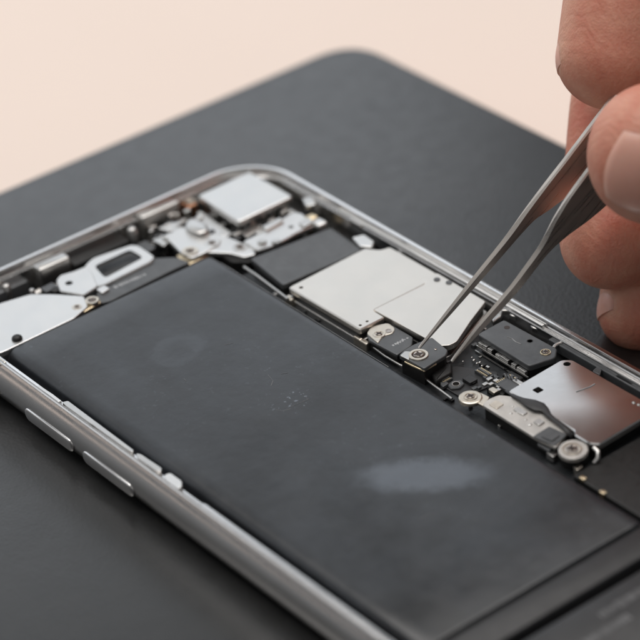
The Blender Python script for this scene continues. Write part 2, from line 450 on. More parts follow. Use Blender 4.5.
# ---- big white shields
ZS = 5.8
J1 = rounded([(44.9, -36.4), (60.4, -35.9), (61.8, -38.0), (63.5, -38.4), (63.5, -49.5), (60.2, -50.6), (49.95, -50.7), (49.95, -53.4), (45.1, -53.4)], .5, 4)
h = [ccw(circle(46.2, -37.9, .33, 12)), ccw(circle(45.9, -52.5, .25, 10)), ccw(circle(47.3, -52.4, .25, 10))]
bm = bmesh.new(); plate(bm, J1, 4.9, ZS, .18, h)
s1 = build('shield_can', bm, M['shield'], phone, smooth=20, label='large bright silver shield over the upper circuit board')
bm = bmesh.new()
for q in (circle(46.2, -37.9, .5, 10), circle(45.9, -52.5, .4, 10), circle(47.3, -52.4, .4, 10)): prism(bm, q, 4.2, 4.6)
build('hole_shadow', bm, M['black'], s1)
bm = bmesh.new(); prism(bm, rounded([(44.7, -36.2), (60, -35.6), (63.7, -38.2), (63.6, -61), (52, -66), (50.6, -66), (50.6, -53.8), (44.8, -53.7)], .4), 3.1, 4.0, .12)
build('shield_frame', bm, M['silver'], s1)
bm = bmesh.new(); prism(bm, rounded([(45.2, -36.6), (60, -36.1), (63.2, -38.5), (63.2, -60.6), (52.3, -65.4), (50.9, -65.4), (50.9, -53.2), (45.3, -53.1)], .4), 4.0, 4.88)
build('shield_wall', bm, M['black'], s1)
J2 = rounded([(50.0, -50.62), (60.25, -50.62), (61.2, -49.45), (63.55, -49.45), (63.4, -60.8), (58.2, -63.3), (53.2, -66.0), (51.7, -66.0), (50.6, -65.0)], .45, 4)
bm = bmesh.new(); plate(bm, J2, 4.95, ZS + .05, .06)
s2 = build('shield_can', bm, M['shield'], phone, smooth=20, label='smaller bright silver shield beside the tweezer tips')
# dimples and adhesive specks near the upper right corner of the shields
bm = bmesh.new()
for x, y in ((437, 280), (449, 283)):
    p = px_at(x, y, 5.8)
    lathe(bm, p.x, p.y, [(.55, 5.7), (.5, ZS + .16), (.2, ZS + .14)], 12)
build('dimple', bm, M['graphite'], s1, smooth=20)

# ---- dark plate behind the shields
bm = bmesh.new(); prism(bm, rounded(PX([(250.5, 258.6), (331, 227.6), (362, 250), (283, 285)], 5.0), .5), 4.2, 5.0, .12)
g = build('graphite_cover', bm, M['graphite'], phone, smooth=20, label='dark grey flat cover between camera and silver shield')
bm = bmesh.new(); prism(bm, inset(rounded(PX([(250.5, 258.6), (331, 227.6), (362, 250), (283, 285)], 5.0), .5), .3), 1.5, 4.15)
build('cover_wall', bm, M['black'], g)

# ---- bracket plates with screws
def bracket(name, pts, z, mat_, label=None, th=.9, under=True, r=.35, bev=.15):
    pts = rounded(pts, r, 4)
    bm = bmesh.new(); prism(bm, pts, z - th * .45, z, bev)
    o = build(name, bm, mat_, phone, smooth=20, label=label)
    if under:
        bm = bmesh.new(); prism(bm, inset(pts, .25), 3.0, z - th * .45 - .02)
        build('bracket_base', bm, M['black'], o)
    return o
# first bracket: pale end with screw, graphite end
Z1 = 5.2
b1 = bracket('connector_bracket', PX([(366.5, 333.5), (372, 327), (389, 323), (413, 337), (412, 345), (397, 355), (369, 340)], Z1), Z1, M['graphite'], 'dark bracket with pale screwed end beside the tweezer tip')
bm = bmesh.new(); prism(bm, rounded(PX([(366.5, 334), (371.5, 327.2), (388, 323.4), (395.5, 329), (393, 334), (383, 336.5), (378, 344)], Z1), .6, 5), Z1 - .1, Z1 + .14, .08)
build('bracket_end', bm, M['cream'], b1, smooth=20)
spx(379, 334, Z1 + .14, .66, b1, washer='cream', wr=1.5)
p = px_at(388.5, 331, Z1 + .1); bm = bmesh.new(); lathe(bm, p.x, p.y, [(.5, Z1 + .1), (.5, Z1 + .2), (.36, Z1 + .2), (.3, Z1 + .145)], 14); build('rivet', bm, M['screw'], b1, smooth=20)
bm = bmesh.new(); random.seed(5); a_, c_ = px_at(392, 346, Z1), px_at(404, 339, Z1)
for dx in (0, .75):
    marks(bm, (a_.x + dx, a_.y - dx * .2), (c_.x + dx, c_.y - dx * .2), 5, .45, Z1)
build('printed_marks', bm, M['ink'], b1)

# held bracket under the tweezers
Z2 = 6.3
b2 = bracket('connector_bracket', PX([(399, 355), (404, 350), (413, 344.5), (432, 337), (448, 350), (446, 355), (424, 368.5)], Z2), Z2, M['graphite'], 'dark bracket with silver screw held down by the tweezer tip', th=1.3, r=.3)
bm = bmesh.new(); prism(bm, rounded(PX([(400, 356), (405, 351.5), (411, 352), (409, 360.5)], Z2), .25), Z2 - .2, Z2 + .1, .06)
build('bracket_end', bm, M['silver'], b2)
bm = bmesh.new(); tube(bm, [tuple(px_at(x, y, Z2 - .55)) for x, y in ((405, 362), (413, 366), (424, 371), (436, 364))], .16); 
build('solder_edge', bm, M['gold'], b2, smooth=60)
spx(418.5, 354.5, Z2 + .14, .95, b2, washer='cream', wr=1.55)
spx(435.5, 349.5, Z2 - .02, .28, b2, dark=False)
bm = bmesh.new(); prism(bm, rounded(PX([(430, 372), (448, 361), (452, 362), (452, 371), (436, 380)], 4.6), .4), 3.0, 4.4, .3)
build('bracket_tab', bm, M['black'], b2, smooth=40)

# well with the small angular nut
Z3 = 3.7
bm = bmesh.new(); prism(bm, rounded(PX([(432, 380), (455, 366), (498, 372), (496, 384), (462, 398)], 3.3), .5), 3.05, 3.35, .08)
wf = build('black_flex_pad', bm, M['flex'], phone, smooth=20)
bm = bmesh.new(); c0 = px_at(456, 384, Z3)
hexa = [(c0.x + 1.35 * math.cos(a), c0.y + 1.1 * math.sin(a)) for a in [i * math.pi / 3 + .35 for i in range(6)]]
plate(bm, rounded(hexa, .2, 3), 3.2, Z3, .12, [ccw(circle(c0.x, c0.y, .48, 14))])
nut = build('angular_nut', bm, M['graphite'], phone, smooth=20, label='small grey six sided nut in the dark hollow')
bm = bmesh.new(); lathe(bm, c0.x, c0.y, [(.7, 3.15), (.62, Z3 + .05), (.5, Z3 + .06), (.45, 3.3)], 16); build('nut_bore', bm, M['screw'], nut, smooth=20)
bm = bmesh.new(); random.seed(9)
for x, y, r_ in ((474, 360, .35), (477, 363, .28), (480, 362, .3), (482, 365.5, .25), (463, 361, .2), (472, 357, .2)):
    p = px_at(x, y, 3.6)
    bmesh.ops.create_icosphere(bm, subdivisions=2, radius=r_, matrix=Matrix.Translation((p.x, p.y, 3.5)) @ Matrix.Diagonal((1, .6, .7, 1)))
build('solder_joint', bm, M['silver'], wf, smooth=60)

# dark shielded module with gold screw
Z4 = 5.6
b3pts = rounded(PX([(477.5, 334), (504, 319.5), (557, 348.4), (555.5, 357.5), (529, 366)], Z4), .5, 4)
bm = bmesh.new(); prism(bm, b3pts, 4.7, Z4, .18)
b3 = build('module_cover', bm, M['graphite'], phone, smooth=20, label='dark grey module cover with a gold screw at its right end')
bm = bmesh.new(); prism(bm, inset(b3pts, .35), 3.0, 4.65); build('module_wall', bm, M['black'], b3)
bm = bmesh.new()
for zz, off in ((4.1, .12), (3.3, .35)):
    a_, c_ = px_at(476, 337, Z4), px_at(528, 369, Z4)
    a_ = V((a_.x + .1 - off, a_.y, zz)); c_ = V((c_.x + .1 - off, c_.y, zz)); 
    tube(bm, [a_, c_], .14, 6)
build('contact_strip', bm, M['silver'], b3, smooth=60)
bm = bmesh.new()
a_, c_ = px_at(479, 335.5, Z4), px_at(528, 366, Z4)
for k in range(9):
    t_ = (k + .5) / 9 + random.uniform(-.03, .03); x_, y_ = a_.x + (c_.x - a_.x) * t_, a_.y + (c_.y - a_.y) * t_
    prism(bm, rect(x_ - .42, y_ - .5, x_ + .1, y_ + .4), 3.9, 4.6 + random.uniform(0, .2), .08)
build('spring_contact', bm, M['silver'], b3, smooth=20)['kind'] = 'stuff'
spx(545.5, 352, Z4 + .1, .6, b3, washer='gold', wr=1.35)
p = px_at(507, 327.5, Z4); bm = bmesh.new(); lathe(bm, p.x, p.y, [(.45, Z4 - .05), (.45, Z4 + .03), (.3, Z4 + .02)], 12); build('cover_dimple', bm, M['recess'], b3)
p = px_at(530, 341, Z4); bm = bmesh.new(); lathe(bm, p.x, p.y, [(.5, Z4 - .05), (.5, Z4 + .02), (.38, Z4 - .0)], 12); build('cover_dimple', bm, M['flex'], b3)
bm = bmesh.new(); tube(bm, [tuple(px_at(x, y, Z4 + .01)) for x, y in ((507, 337), (512, 338.5), (516, 342), (521, 344))], .07, 5); build('scratch', bm, M['silver'], b3)

# ribbed connector
Z5 = 4.9
bm = bmesh.new(); prism(bm, rounded(PX([(486, 386), (511, 370), (524, 377), (503, 395)], 4.3), .3), 3.0, 4.3, .2)
rc = build('ribbed_connector', bm, M['black'], phone, smooth=20)
bm = bmesh.new()
for i, (x, y) in enumerate(((491, 384), (496, 380.5), (503, 386), (498, 390), (508, 381), (499, 386.5))):
    p = px_at(x, y, 4.6); prism(bm, rect(p.x - .38, p.y - .3, p.x + .38, p.y + .3), 4.2, 4.75, .1)
build('solder_pad', bm, M['silver'], rc, smooth=20)
for i, (x, y) in enumerate(((509, 374.5), (512.5, 376), (516, 377.8), (519.5, 379.5))):
    p = px_at(x, y, 4.8); bm = bmesh.new()
    tube(bm, [(p.x - 1.1 + .1 * j, p.y - .9 + 1.8 * j / 8, 4.3 + .75 * math.sin(math.pi * j / 8)) for j in range(9)], .2, 8)
    build('connector_rib', bm, M['graphite'], rc, smooth=60)

# pale lower bracket with two screwed ends
Z6 = 5.5
lq = PX([(482, 404.5), (488, 399), (499, 394.5), (511, 396), (546, 415), (570, 430), (556, 447.5), (536, 438)], Z6)
b4 = bracket('long_bracket', lq, Z6, M['plate'], 'long pale bracket with screws at both ends beside the battery', th=1.0, r=.5)
c1 = px_at(470.5, 397, 5.2); bm = bmesh.new(); prism(bm, circle(c1.x, c1.y, 1.75, 24), 4.7, 5.25, .2)
prism(bm, rounded(PX([(474, 401), (480, 392), (490, 397), (484, 406)], 5.1), .3), 4.7, 5.1, .1)
build('bracket_lug', bm, M['cream'], b4, smooth=20); screw(c1.x, c1.y, 5.31, .75, b4, washer='cream', wr=1.35)
c2 = px_at(572, 449, 5.6); bm = bmesh.new(); prism(bm, rounded(PX([(557, 449), (563, 441.5), (575, 438.5), (587, 444), (589, 451), (581, 458), (570, 459.5), (561, 456)], 5.6), .8, 5), 5.0, 5.6, .12)
build('bracket_lug', bm, M['plate'], b4, smooth=20); screw(c2.x, c2.y, 5.66, 1.05, b4, washer='cream', wr=1.4)
bm = bmesh.new(); prism(bm, inset(rounded(PX([(556, 449), (563, 440), (576, 437.5), (590, 445), (592, 452), (583, 459.5), (570, 461), (560, 457)], 5.0), .8, 5), .3), 2.0, 4.95); build('lug_base', bm, M['black'], b4)
bm = bmesh.new(); tube(bm, [tuple(px_at(x, y, z)) for x, y, z in ((594, 448, 5.3), (598, 452, 5.2), (598, 458, 4.6), (594, 463, 4.0))], .35, 8); build('spring_clip', bm, M['silver'], b4, smooth=60)
p = px_at(497, 404, Z6); bm = bmesh.new(); pr = rounded(PX([(489, 405), (496, 400.5), (504, 404.5), (497, 409.5)], Z6), .2); prism(bm, pr, Z6 - .1, Z6 + .12, .05); build('pad', bm, M['cream'], b4)
bm = bmesh.new()
prism(bm, rounded(PX([(533, 437), (549, 427), (567, 435), (555, 446.5)], Z6), .3), Z6 - .1, Z6 + .13, .05)
prism(bm, rounded(PX([(541, 437), (550, 431.5), (560, 436), (552, 442)], Z6 + .1), .2), Z6, Z6 + .3, .05)
build('dark_label', bm, M['graphite'], b4)
bm = bmesh.new(); random.seed(21)
for i in range(7):
    x, y = random.uniform(507, 530), 0; y = 408 + (x - 507) * .56 + random.uniform(-4.5, 7)
    p = px_at(x, y, Z6); r_ = random.uniform(.12, .4)
    bmesh.ops.create_icosphere(bm, subdivisions=2, radius=r_, matrix=Matrix.Translation((p.x, p.y, Z6)) @ Matrix.Diagonal((1, .8, .35, 1)))
o_ = build('solder_joint', bm, M['silver'], b4, smooth=60); o_['kind'] = 'stuff'
# dark flex cable crossing onto the right shield
bm = bmesh.new()
pts = [(506, 391, 4.6, .3), (514, 396, 5.8, .3), (522, 399.5, 6.0, .45), (531, 403, 6.05, 1.0), (539, 406.5, 6.05, 1.1), (545, 409.5, 6.05, .6), (549, 415, 6.0, .4), (556, 421, 5.95, .35), (564, 427, 5.9, .4), (570, 433, 5.85, .45), (572, 437, 5.3, .35)]
prev = None
P3 = [px_at(x, y, z) for x, y, z, _ in pts]
rings = []
for i, p in enumerate(P3):
    t_ = (P3[min(i + 1, len(P3) - 1)] - P3[max(i - 1, 0)]).normalized(); s_ = t_.cross(V((0, 0, 1))).normalized(); wd = pts[i][3]
    rings.append([bm.verts.new(p + s_ * wd * math.cos(a) + V((0, 0, 1)) * .2 * math.sin(a)) for a in [k * math.pi / 5 for k in range(10)]])
for a, b in zip(rings, rings[1:]):
    for k in range(10): bm.faces.new((a[k], a[(k + 1) % 10], b[(k + 1) % 10], b[k]))
bm.faces.new(rings[0]); bm.faces.new(rings[-1][::-1])
build('flex_cable', bm, M['flex'], phone, smooth=60, label='thin black cable crossing the edge of the right silver shield')

# right shield
R3 = rounded([(50.0, -80.7), (60.7, -80.2), (61.9, -81.3), (61.9, -98.8), (50.2, -99.2), (49.3, -98.0), (49.3, -95.0), (50.0, -94.4)], .5, 4)
hh = px_at(567, 364, 5.8); hk = px_at(538, 390, 5.8)
bm = bmesh.new(); plate(bm, R3, 4.9, 5.8, .18, [ccw(circle(hh.x, hh.y, .55, 14)), ccw(rounded(rect(hk.x - .62, hk.y - .62, hk.x + .62, hk.y + .62), .25, 3))])
s3 = build('shield_can', bm, M['shield_dark'], phone, smooth=20, label='polished silver shield at right reflecting the hand')
bm = bmesh.new(); prism(bm, inset(R3, .5), 3.1, 4.6); build('shield_wall', bm, M['black'], s3)
bm = bmesh.new(); tube(bm, [tuple(px_at(x, y, 5.82)) for x, y in ((576, 392), (584, 389), (590, 387), (595, 384))], .09, 5); build('scratch', bm, M['silver'], s3)
for x, y in ((634, 402.5), (639, 404.5)):
    p = px_at(x, y, 5.85); bm = bmesh.new(); bmesh.ops.create_icosphere(bm, subdivisions=2, radius=.28, matrix=Matrix.Translation((p.x, p.y, 5.85)) @ Matrix.Diagonal((1, 1, .4, 1))); build('solder_joint', bm, M['silver'], s3, smooth=60)

for pts, z, th, m in (
    ([(497, 384), (508, 378), (520, 385), (509, 392)], 4.9, .5, 'graphite'),
    ([(512, 380), (516, 378), (524, 382.5), (520, 385)], 5.1, .4, 'silver'),
    ([(488, 389), (493, 386.5), (499, 390), (494, 393)], 5.2, .5, 'cream'),
    ([(462, 378), (470, 374), (478, 379), (470, 383)], 3.9, .5, 'flex'),
    ([(440, 384), (446, 381), (449, 383), (443, 387)], 3.9, .5, 'graphite'),
    ([(533, 421), (539, 418), (545, 421.5), (539, 425)], 5.75, .2, 'silver'),
    ([(513, 409), (518, 406.5), (528, 412), (523, 415)], 5.72, .2, 'silver'),
    ([(546, 452), (552, 449), (558, 453), (553, 457)], 4.4, 1.0, 'silver'),
    ([(573, 466), (579, 463), (583, 466), (577, 470)], 4.2, 1.0, 'cream'),
    ([(540, 441), (552, 448), (549, 451), (537, 444)], 4.8, .4, 'graphite')):
    bm = bmesh.new(); prism(bm, rounded(PX(pts, z), .2, 3), z - th, z, .08); build('small_plate', bm, M[m], phone, smooth=20)
for pts, z, th, m in (
    ([(196, 216), (203, 212), (222, 226), (232, 233), (224, 238), (208, 230)], 4.4, .5, 'white'),
    ([(240, 231), (254, 224), (262, 228), (246, 237)], 4.6, .5, 'silver'),
    ([(152, 240), (160, 234), (172, 238), (164, 246)], 4.4, .5, 'silver'),
    ([(158, 228), (170, 222), (182, 222), (170, 231)], 4.5, .6, 'white'),
    ([(136, 244), (146, 240), (156, 247), (148, 252)], 4.0, .5, 'graphite'),
    ([(262, 226), (280, 217), (284, 220), (266, 230)], 5.5, .4, 'silver'),
    ([(298, 222), (308, 217), (314, 221), (304, 227)], 5.5, .3, 'silver'),
    ([(96, 289), (104, 285), (110, 288), (102, 293)], 5.2, .4, 'white'),
    ([(40, 288), (52, 282), (58, 286), (46, 292)], 5.3, .5, 'graphite')):
    bm = bmesh.new(); prism(bm, rounded(PX(pts, z), .3, 3), z - th, z, .1); build('small_plate', bm, M[m], phone, smooth=20)

bm = bmesh.new(); random.seed(44)
for i in range(34):
    x, y = random.uniform(468, 530), random.uniform(362, 402)
    if (x - 456) * .55 + 380 < y - 8 or y < 356 + (x - 470) * .55: continue
    p = px_at(x, y, 3.6); a, b_ = random.choice(((.3, .2), (.2, .3), (.45, .3), (.3, .5)))
    prism(bm, rect(p.x - a, p.y - b_, p.x + a, p.y + b_), 3.3, random.uniform(3.5, 3.9), .05, mi=random.choice((0, 0, 1, 1, 2)))
o_ = build('chips', bm, [M['silver'], M['graphite'], M['black']], wf); o_['kind'] = 'stuff'

def pin_connector(pxc, z, L_, W_, n, ang, label=None):
    c = px_at(*pxc, z); ca, sa = math.cos(ang), math.sin(ang)
    rot = lambda u, v: (c.x + ca * u - sa * v, c.y + sa * u + ca * v)
    box = lambda u0, v0, u1, v1: [rot(u0, v0), rot(u1, v0), rot(u1, v1), rot(u0, v1)]
    bm = bmesh.new(); prism(bm, rounded(box(-L_ / 2, -W_ / 2, L_ / 2, W_ / 2), .15, 3), 3.2, z - .25, .08)
    prism(bm, rounded(box(-L_ / 2 + .3, -W_ * .14, L_ / 2 - .3, W_ * .14), .1, 3), z - .3, z, .06)
    o = build('pin_connector', bm, M['graphite'], phone, smooth=20)
    bm = bmesh.new()
    for sgn in (-1, 1):
        for i in range(n):
            u = -L_ / 2 + .35 + (L_ - .7) * (i + .5) / n
            prism(bm, box(u - .07, sgn * W_ * .32 - W_ * .13, u + .07, sgn * W_ * .32 + W_ * .13), z - .3, z - .12, .03)
    q = build('pins', bm, M['gold'], o); q['kind'] = 'stuff'
pin_connector((506, 379), 4.9, 3.6, 1.5, 9, 0.0)
pin_connector((484, 371), 4.1, 3.0, 1.2, 8, math.pi / 2)
pin_connector((445, 378), 4.0, 2.2, 1.0, 6, 0.0)

# black covered lower board
bm = bmesh.new(); prism(bm, rounded(rect(44.4, -121, 63.3, -99.8), .6), 2.0, 3.9, .25)
build('black_board_cover', bm, M['black'], phone, smooth=20)

# rails between battery and board
bm = bmesh.new()
prism(bm, rect(42.75, -62, 43.35, -21), 1.2, 4.2, .12)
prism(bm, rect(42.75, -120, 43.35, -64), 1.2, 3.9, .12)
rail = build('board_rail', bm, M['silver'], phone, smooth=20, label='thin silver rail between battery and circuit board')
bm = bmesh.new(); tube(bm, [tuple(px_at(x, y, 4.6)) for x, y in ((244, 267), (256, 275), (272, 287), (288, 299))], .22, 8); build('wire', bm, M['silver'], rail, smooth=60)
for x, y, r_ in ((365, 341, .45), (290, 297, .5), (358, 337, .35)):
    p = px_at(x, y, 4.4); bm = bmesh.new(); prism(bm, rounded(rect(p.x - r_, p.y - .8, p.x + r_, p.y + .8), .2), 1.5, 4.4, .2); build('clip', bm, M['cream'], rail, smooth=20)
for x, y in ((583, 477), (603, 491)):
    p = px_at(x, y, 4.2); bm = bmesh.new(); prism(bm, rounded(rect(p.x - .4, p.y - .5, p.x + .4, p.y + .5), .2), 2.5, 4.2, .2); build('clip', bm, M['gold'], rail, smooth=20)
bm = bmesh.new(); tube(bm, [tuple(px_at(x, y, 3.9)) for x, y in ((372, 346), (385, 356), (400, 365), (420, 374), (432, 384), (452, 399))], .2, 8); build('wire', bm, M['silver'], rail, smooth=60)

# ---- camera module in the corner
bm = bmesh.new(); cp = rounded([(51.2, -4.5), (62.0, -4.3), (62.0, -15.9), (50.8, -16.1)], .8, 5)
prism(bm, cp, 5.5, 6.35, .25)
cm = build('camera_module', bm, M['white'], phone, smooth=20, label='square silver camera cover in the rounded corner')
bm = bmesh.new(); prism(bm, inset(cp, .6), 2.0, 5.55, .1); build('camera_body', bm, M['silver'], cm, smooth=20)
bm = bmesh.new()
for x in (52.5, 54.6, 56.8, 59): prism(bm, rounded(rect(x, -15.9, x + .9, -15.3), .15), 2.5, 5.3, .1)
build('camera_leg', bm, M['graphite'], cm)['kind'] = 'stuff'
p = px_at(190, 203, 4.8)
bm = bmesh.new(); prism(bm, rounded(rect(p.x - 1.0, p.y - .9, p.x + 1.0, p.y + .9), .4), 2, 4.8, .3); cc = build('contact_block', bm, M['copper'], phone, smooth=20)
bm = bmesh.new(); lathe(bm, p.x + .1, p.y + .1, [(.8, 4.7), (.75, 5.2), (.4, 5.25)], 16); build('contact_cap', bm, M['cream'], cc, smooth=20)

# ---- pale brackets between camera and battery
random.seed(31)
def plate_part(name, pxs, z, th, m, parent=phone, r=.5, holes=(), label=None, bev=.14):
    pts = rounded([(max(x, 3.0), y) for x, y in PX(pxs, z)], r, 4); bm = bmesh.new()
    plate(bm, pts, z - th, z, bev, [ccw(circle(*px_at(x, y, z)[:2], rr, 12)) for x, y, rr in holes])
    return build(name, bm, m, parent, smooth=20, label=label)
pb = plate_part('pale_bracket', [(165, 236), (178, 228), (196, 226), (214, 236), (222, 240), (208, 251), (192, 258), (183, 255)], 4.9, .7, M['white'], label='pale bracket with brass screw beside the camera')
spx(190, 251, 5.0, .75, pb, washer='cream', wr=1.8)
plate_part('bracket_base', [(176, 255), (205, 247), (214, 252), (186, 266)], 4.2, .9, M['gold'], pb, r=.3)
bm = bmesh.new(); p = px_at(197, 224, 5.6); 
prism(bm, rounded(PX([(184, 222), (192, 216), (206, 222), (210, 230), (200, 234), (186, 229)], 5.8), 1.2, 6), 4.0, 5.8, .5)
build('round_boss', bm, M['silver'], pb, smooth=40)
pb2 = plate_part('pale_bracket', [(200, 243), (212, 233), (226, 236), (236, 240), (252, 247), (256, 254), (244, 257), (230, 253), (206, 252)], 4.7, .7, M['white'], label='pale lobed bracket with two screws below the camera')
spx(212, 243, 4.85, .85, pb2, washer='silver', wr=1.5)
spx(240, 247, 4.75, .8, pb2, washer='silver', wr=1.5)
pb3 = plate_part('pale_bracket', [(243, 241), (262, 232), (292, 212), (302, 213), (314, 225), (296, 233), (284, 240), (272, 246), (258, 250)], 5.1, .7, M['white'], holes=((291, 227, .45),), label='pale stepped bracket with one dark hole right of the camera')
bm = bmesh.new(); prism(bm, circle(*px_at(291, 227, 4.3)[:2], .8, 12), 3.6, 4.2); build('hole_shadow', bm, M['black'], pb3)
for x, y in ((262, 242), (276, 242)):
    p = px_at(x, y, 5.2); bm = bmesh.new(); lathe(bm, p.x, p.y, [(.8, 5.0), (.75, 5.45), (.5, 5.5)], 16); build('stud', bm, M['silver'], pb3, smooth=20)
p = px_at(311, 216, 5.2); bm = bmesh.new(); prism(bm, rounded(rect(p.x - .9, p.y - .8, p.x + .9, p.y + .8), .3), 2, 5.2, .3); gb = build('contact_block', bm, M['gold'], phone, smooth=20)
p = px_at(319, 221, 5.3); bm = bmesh.new(); prism(bm, rounded(rect(p.x - 1, p.y - 1.1, p.x + 1, p.y + 1.1), .5), 2, 5.3, .4); build('contact_cap', bm, M['white'], gb, smooth=20)
plate_part('bracket_base', [(213, 250), (246, 256), (256, 254), (262, 250), (262, 256), (250, 262), (232, 262)], 4.0, 1.5, M['black'], pb2)
# busy small pieces among the brackets
bm = bmesh.new(); random.seed(15)
for i in range(170):
    p = px_at(random.uniform(150, 300), 0, 3.5); t_ = random.random(); x = 150 + 150 * t_; y = 234 + random.uniform(-18, 10) - (6 * t_)
    p = px_at(x, y, 3.8); s_ = random.uniform(.3, .9)
    prism(bm, rounded(rect(p.x - s_, p.y - s_ * .6, p.x + s_, p.y + s_ * .6), .15, 2), 1.5, random.uniform(2.8, 5.0), .1, mi=random.choice((0, 0, 0, 1, 2)))
o_ = build('small_fittings', bm, [M['silver'], M['graphite'], M['black']], phone); o_['kind'] = 'stuff'
# front camera and speaker flex plate below the top edge
fl = plate_part('grey_flex_strip', [(96, 293), (112, 284), (154, 258), (176, 257), (190, 262), (172, 270), (110, 301), (100, 303)], 4.8, .5, M['graphite'], label='flat grey flex strip along the upper end of the battery')
bm = bmesh.new(); random.seed(2); a_, c_ = px_at(114, 287.5, 4.8), px_at(146, 274, 4.8); marks(bm, (a_.x, a_.y), (c_.x, c_.y), 12, .75, 4.8, .5, .85); build('printed_marks', bm, M['ink'], fl)
ho = rounded(PX([(94, 266), (130, 249.5), (143.5, 257.5), (105, 278)], 5.2), .8, 4)
bm = bmesh.new(); plate(bm, rounded(PX([(84, 266), (92, 258), (131, 244.5), (139, 245.5), (155, 256.5), (152, 261), (106, 284), (96, 287), (84, 285)], 5.2), 1.0, 5), 4.6, 5.2, .15, [ccw(ho)])
lp = build('speaker_bracket', bm, M['white'], phone, smooth=20, label='pale bracket with a long rounded opening')
bm = bmesh.new(); prism(bm, rounded(PX([(90, 268), (133, 248), (146, 258), (104, 282)], 3.6), .5), 2, 3.4, .2); build('speaker_mesh', bm, M['graphite'], lp)
sp = plate_part('pale_bracket', [(56, 280), (60, 275), (74, 271), (86, 266), (92, 272), (98, 286), (84, 295), (60, 291)], 5.3, .6, M['white'], holes=((69, 283, .62),), label='pale lobed bracket with one dark hole by the upper left plate')
bm = bmesh.new(); prism(bm, circle(*px_at(69, 283, 4.5)[:2], .95, 12), 3.8, 4.4); prism(bm, circle(*px_at(55, 289, 5.2)[:2], .8, 12), 4.4, 5.3, .3); build('hole_shadow', bm, M['black'], sp)
pl = plate_part('silver_plate', [(-45, 322), (0, 303), (30, 294), (54, 294), (84, 296), (88, 306), (74, 318), (6, 350.5), (-28, 366)], 5.5, .8, M['white'], label='large flat pale silver plate at the upper left end of the battery')
bm = bmesh.new(); p = px_at(17, 338, 5.7); bmesh.ops.create_uvsphere(bm, u_segments=16, v_segments=10, radius=.85, matrix=Matrix.Translation((p.x, p.y, 5.6)) @ Matrix.Diagonal((1, 1, .7, 1))); build('rubber_stud', bm, M['black'], pl, smooth=60)
spx(92, 300, 5.6, .62, pl, washer='cream', wr=1.75)
spx(77, 307, 5.5, .5, pl, washer='cream', wr=1.6)
plate_part('gold_tab', [(80, 302), (98, 296), (101, 302), (84, 312)], 5.2, .5, M['gold'], pl, r=.2)
plate_part('gold_tab', [(66, 310), (84, 303), (86, 308), (70, 317)], 5.1, .5, M['gold'], pl, r=.2)

# blocks along the top inner wall
def wall_block(name, x0, x1, ya, yb, z0, z1, m, r=.5, bev=.3, label=None, rz=None):
    bm = bmesh.new(); prism(bm, rounded(rect(x0, ya, x1, yb), r, 4), z0, z1, bev); return build(name, bm, m, phone, smooth=35, label=label)
p0, p1 = px_at(36, 268, 6.2), px_at(68, 255, 6.2)
wb = wall_block('sensor_block', p0.x, p1.x, p1.y - .6, p1.y + 1.6, 2.5, 6.2, M['silver'], label='small silver block against the upper frame wall')
p = px_at(132, 228, 5.8); bm = bmesh.new(); lathe(bm, p.x, p.y, [(.85, 2), (.85, 5.4), (.6, 5.8), (.3, 5.9)], 16); build('silver_post', bm, M['silver'], phone, smooth=40)
p = px_at(6, 285, 5.2); bm = bmesh.new(); lathe(bm, p.x, p.y, [(.7, 2), (.7, 5.0), (.45, 5.3), (.2, 5.35)], 16); build('silver_post', bm, M['silver'], phone, smooth=40)
p = px_at(32, 291, 5.2); bm = bmesh.new(); lathe(bm, p.x, p.y, [(.5, 2), (.5, 5.2), (.35, 5.5), (.2, 5.55)], 12); build('silver_post', bm, M['silver'], phone, smooth=40)
p0, p1 = px_at(138, 216, 6.1), px_at(178, 200, 6.1)
wall_block('metal_bar', p0.x, p1.x, p0.y - 1.0, p0.y + 1.0, 2.0, 6.1, M['silver'], label='long silver bar under the top frame edge left of the camera')
p0, p1 = px_at(70, 262, 4.5), px_at(128, 238, 4.5)
wall_block('earpiece_block', p0.x, p1.x, p0.y - 1.2, p0.y + 2.6, 1.5, 4.4, M['black'])
p0, p1 = px_at(-10, 296, 4.8), px_at(30, 280, 4.8)
wall_block('inner_wall_strip', p0.x, p1.x, p0.y - .2, p0.y + 1.6, 1.5, 4.6, M['graphite'])

# right inner wall: tabs and clips between shield and frame
for pts, z, m, lab in (
    ([(346, 213), (352, 211), (364, 219), (361, 226), (350, 220)], 5.9, 'silver', None),
    ([(352, 237), (364, 234), (374, 241), (372, 247), (360, 246)], 5.5, 'white', None),
    ([(302, 198), (312, 196), (316, 204), (306, 206)], 6.0, 'silver', None),
    ([(491, 317), (499, 309), (503, 310), (501, 316), (493, 322)], 5.0, 'silver', None),
    ([(509, 311.5), (514, 310), (521.5, 314.5), (520, 318), (510, 315)], 5.2, 'silver', None),
    ([(529, 322), (533, 321), (544, 327.5), (543, 331), (531, 327)], 5.2, 'silver', None),
    ([(592, 371), (597, 366), (602, 368), (600, 375)], 5.0, 'graphite', None),
    ([(614, 376), (618, 374), (634, 382), (632, 386)], 5.0, 'graphite', None)):
    bm = bmesh.new(); prism(bm, rounded(PX(pts, z), .35, 4), z - .8, z, .15); build('edge_clip', bm, M[m], phone, smooth=20)
bm = bmesh.new(); c0 = px_at(563, 347, 5.2)
tube(bm, [(c0.x + 1.5 * math.cos(a), c0.y + 1.3 * math.sin(a), 5.0) for a in [math.radians(x) for x in range(-60, 150, 15)]], .3, 8); build('half_ring', bm, M['silver'], phone, smooth=60)
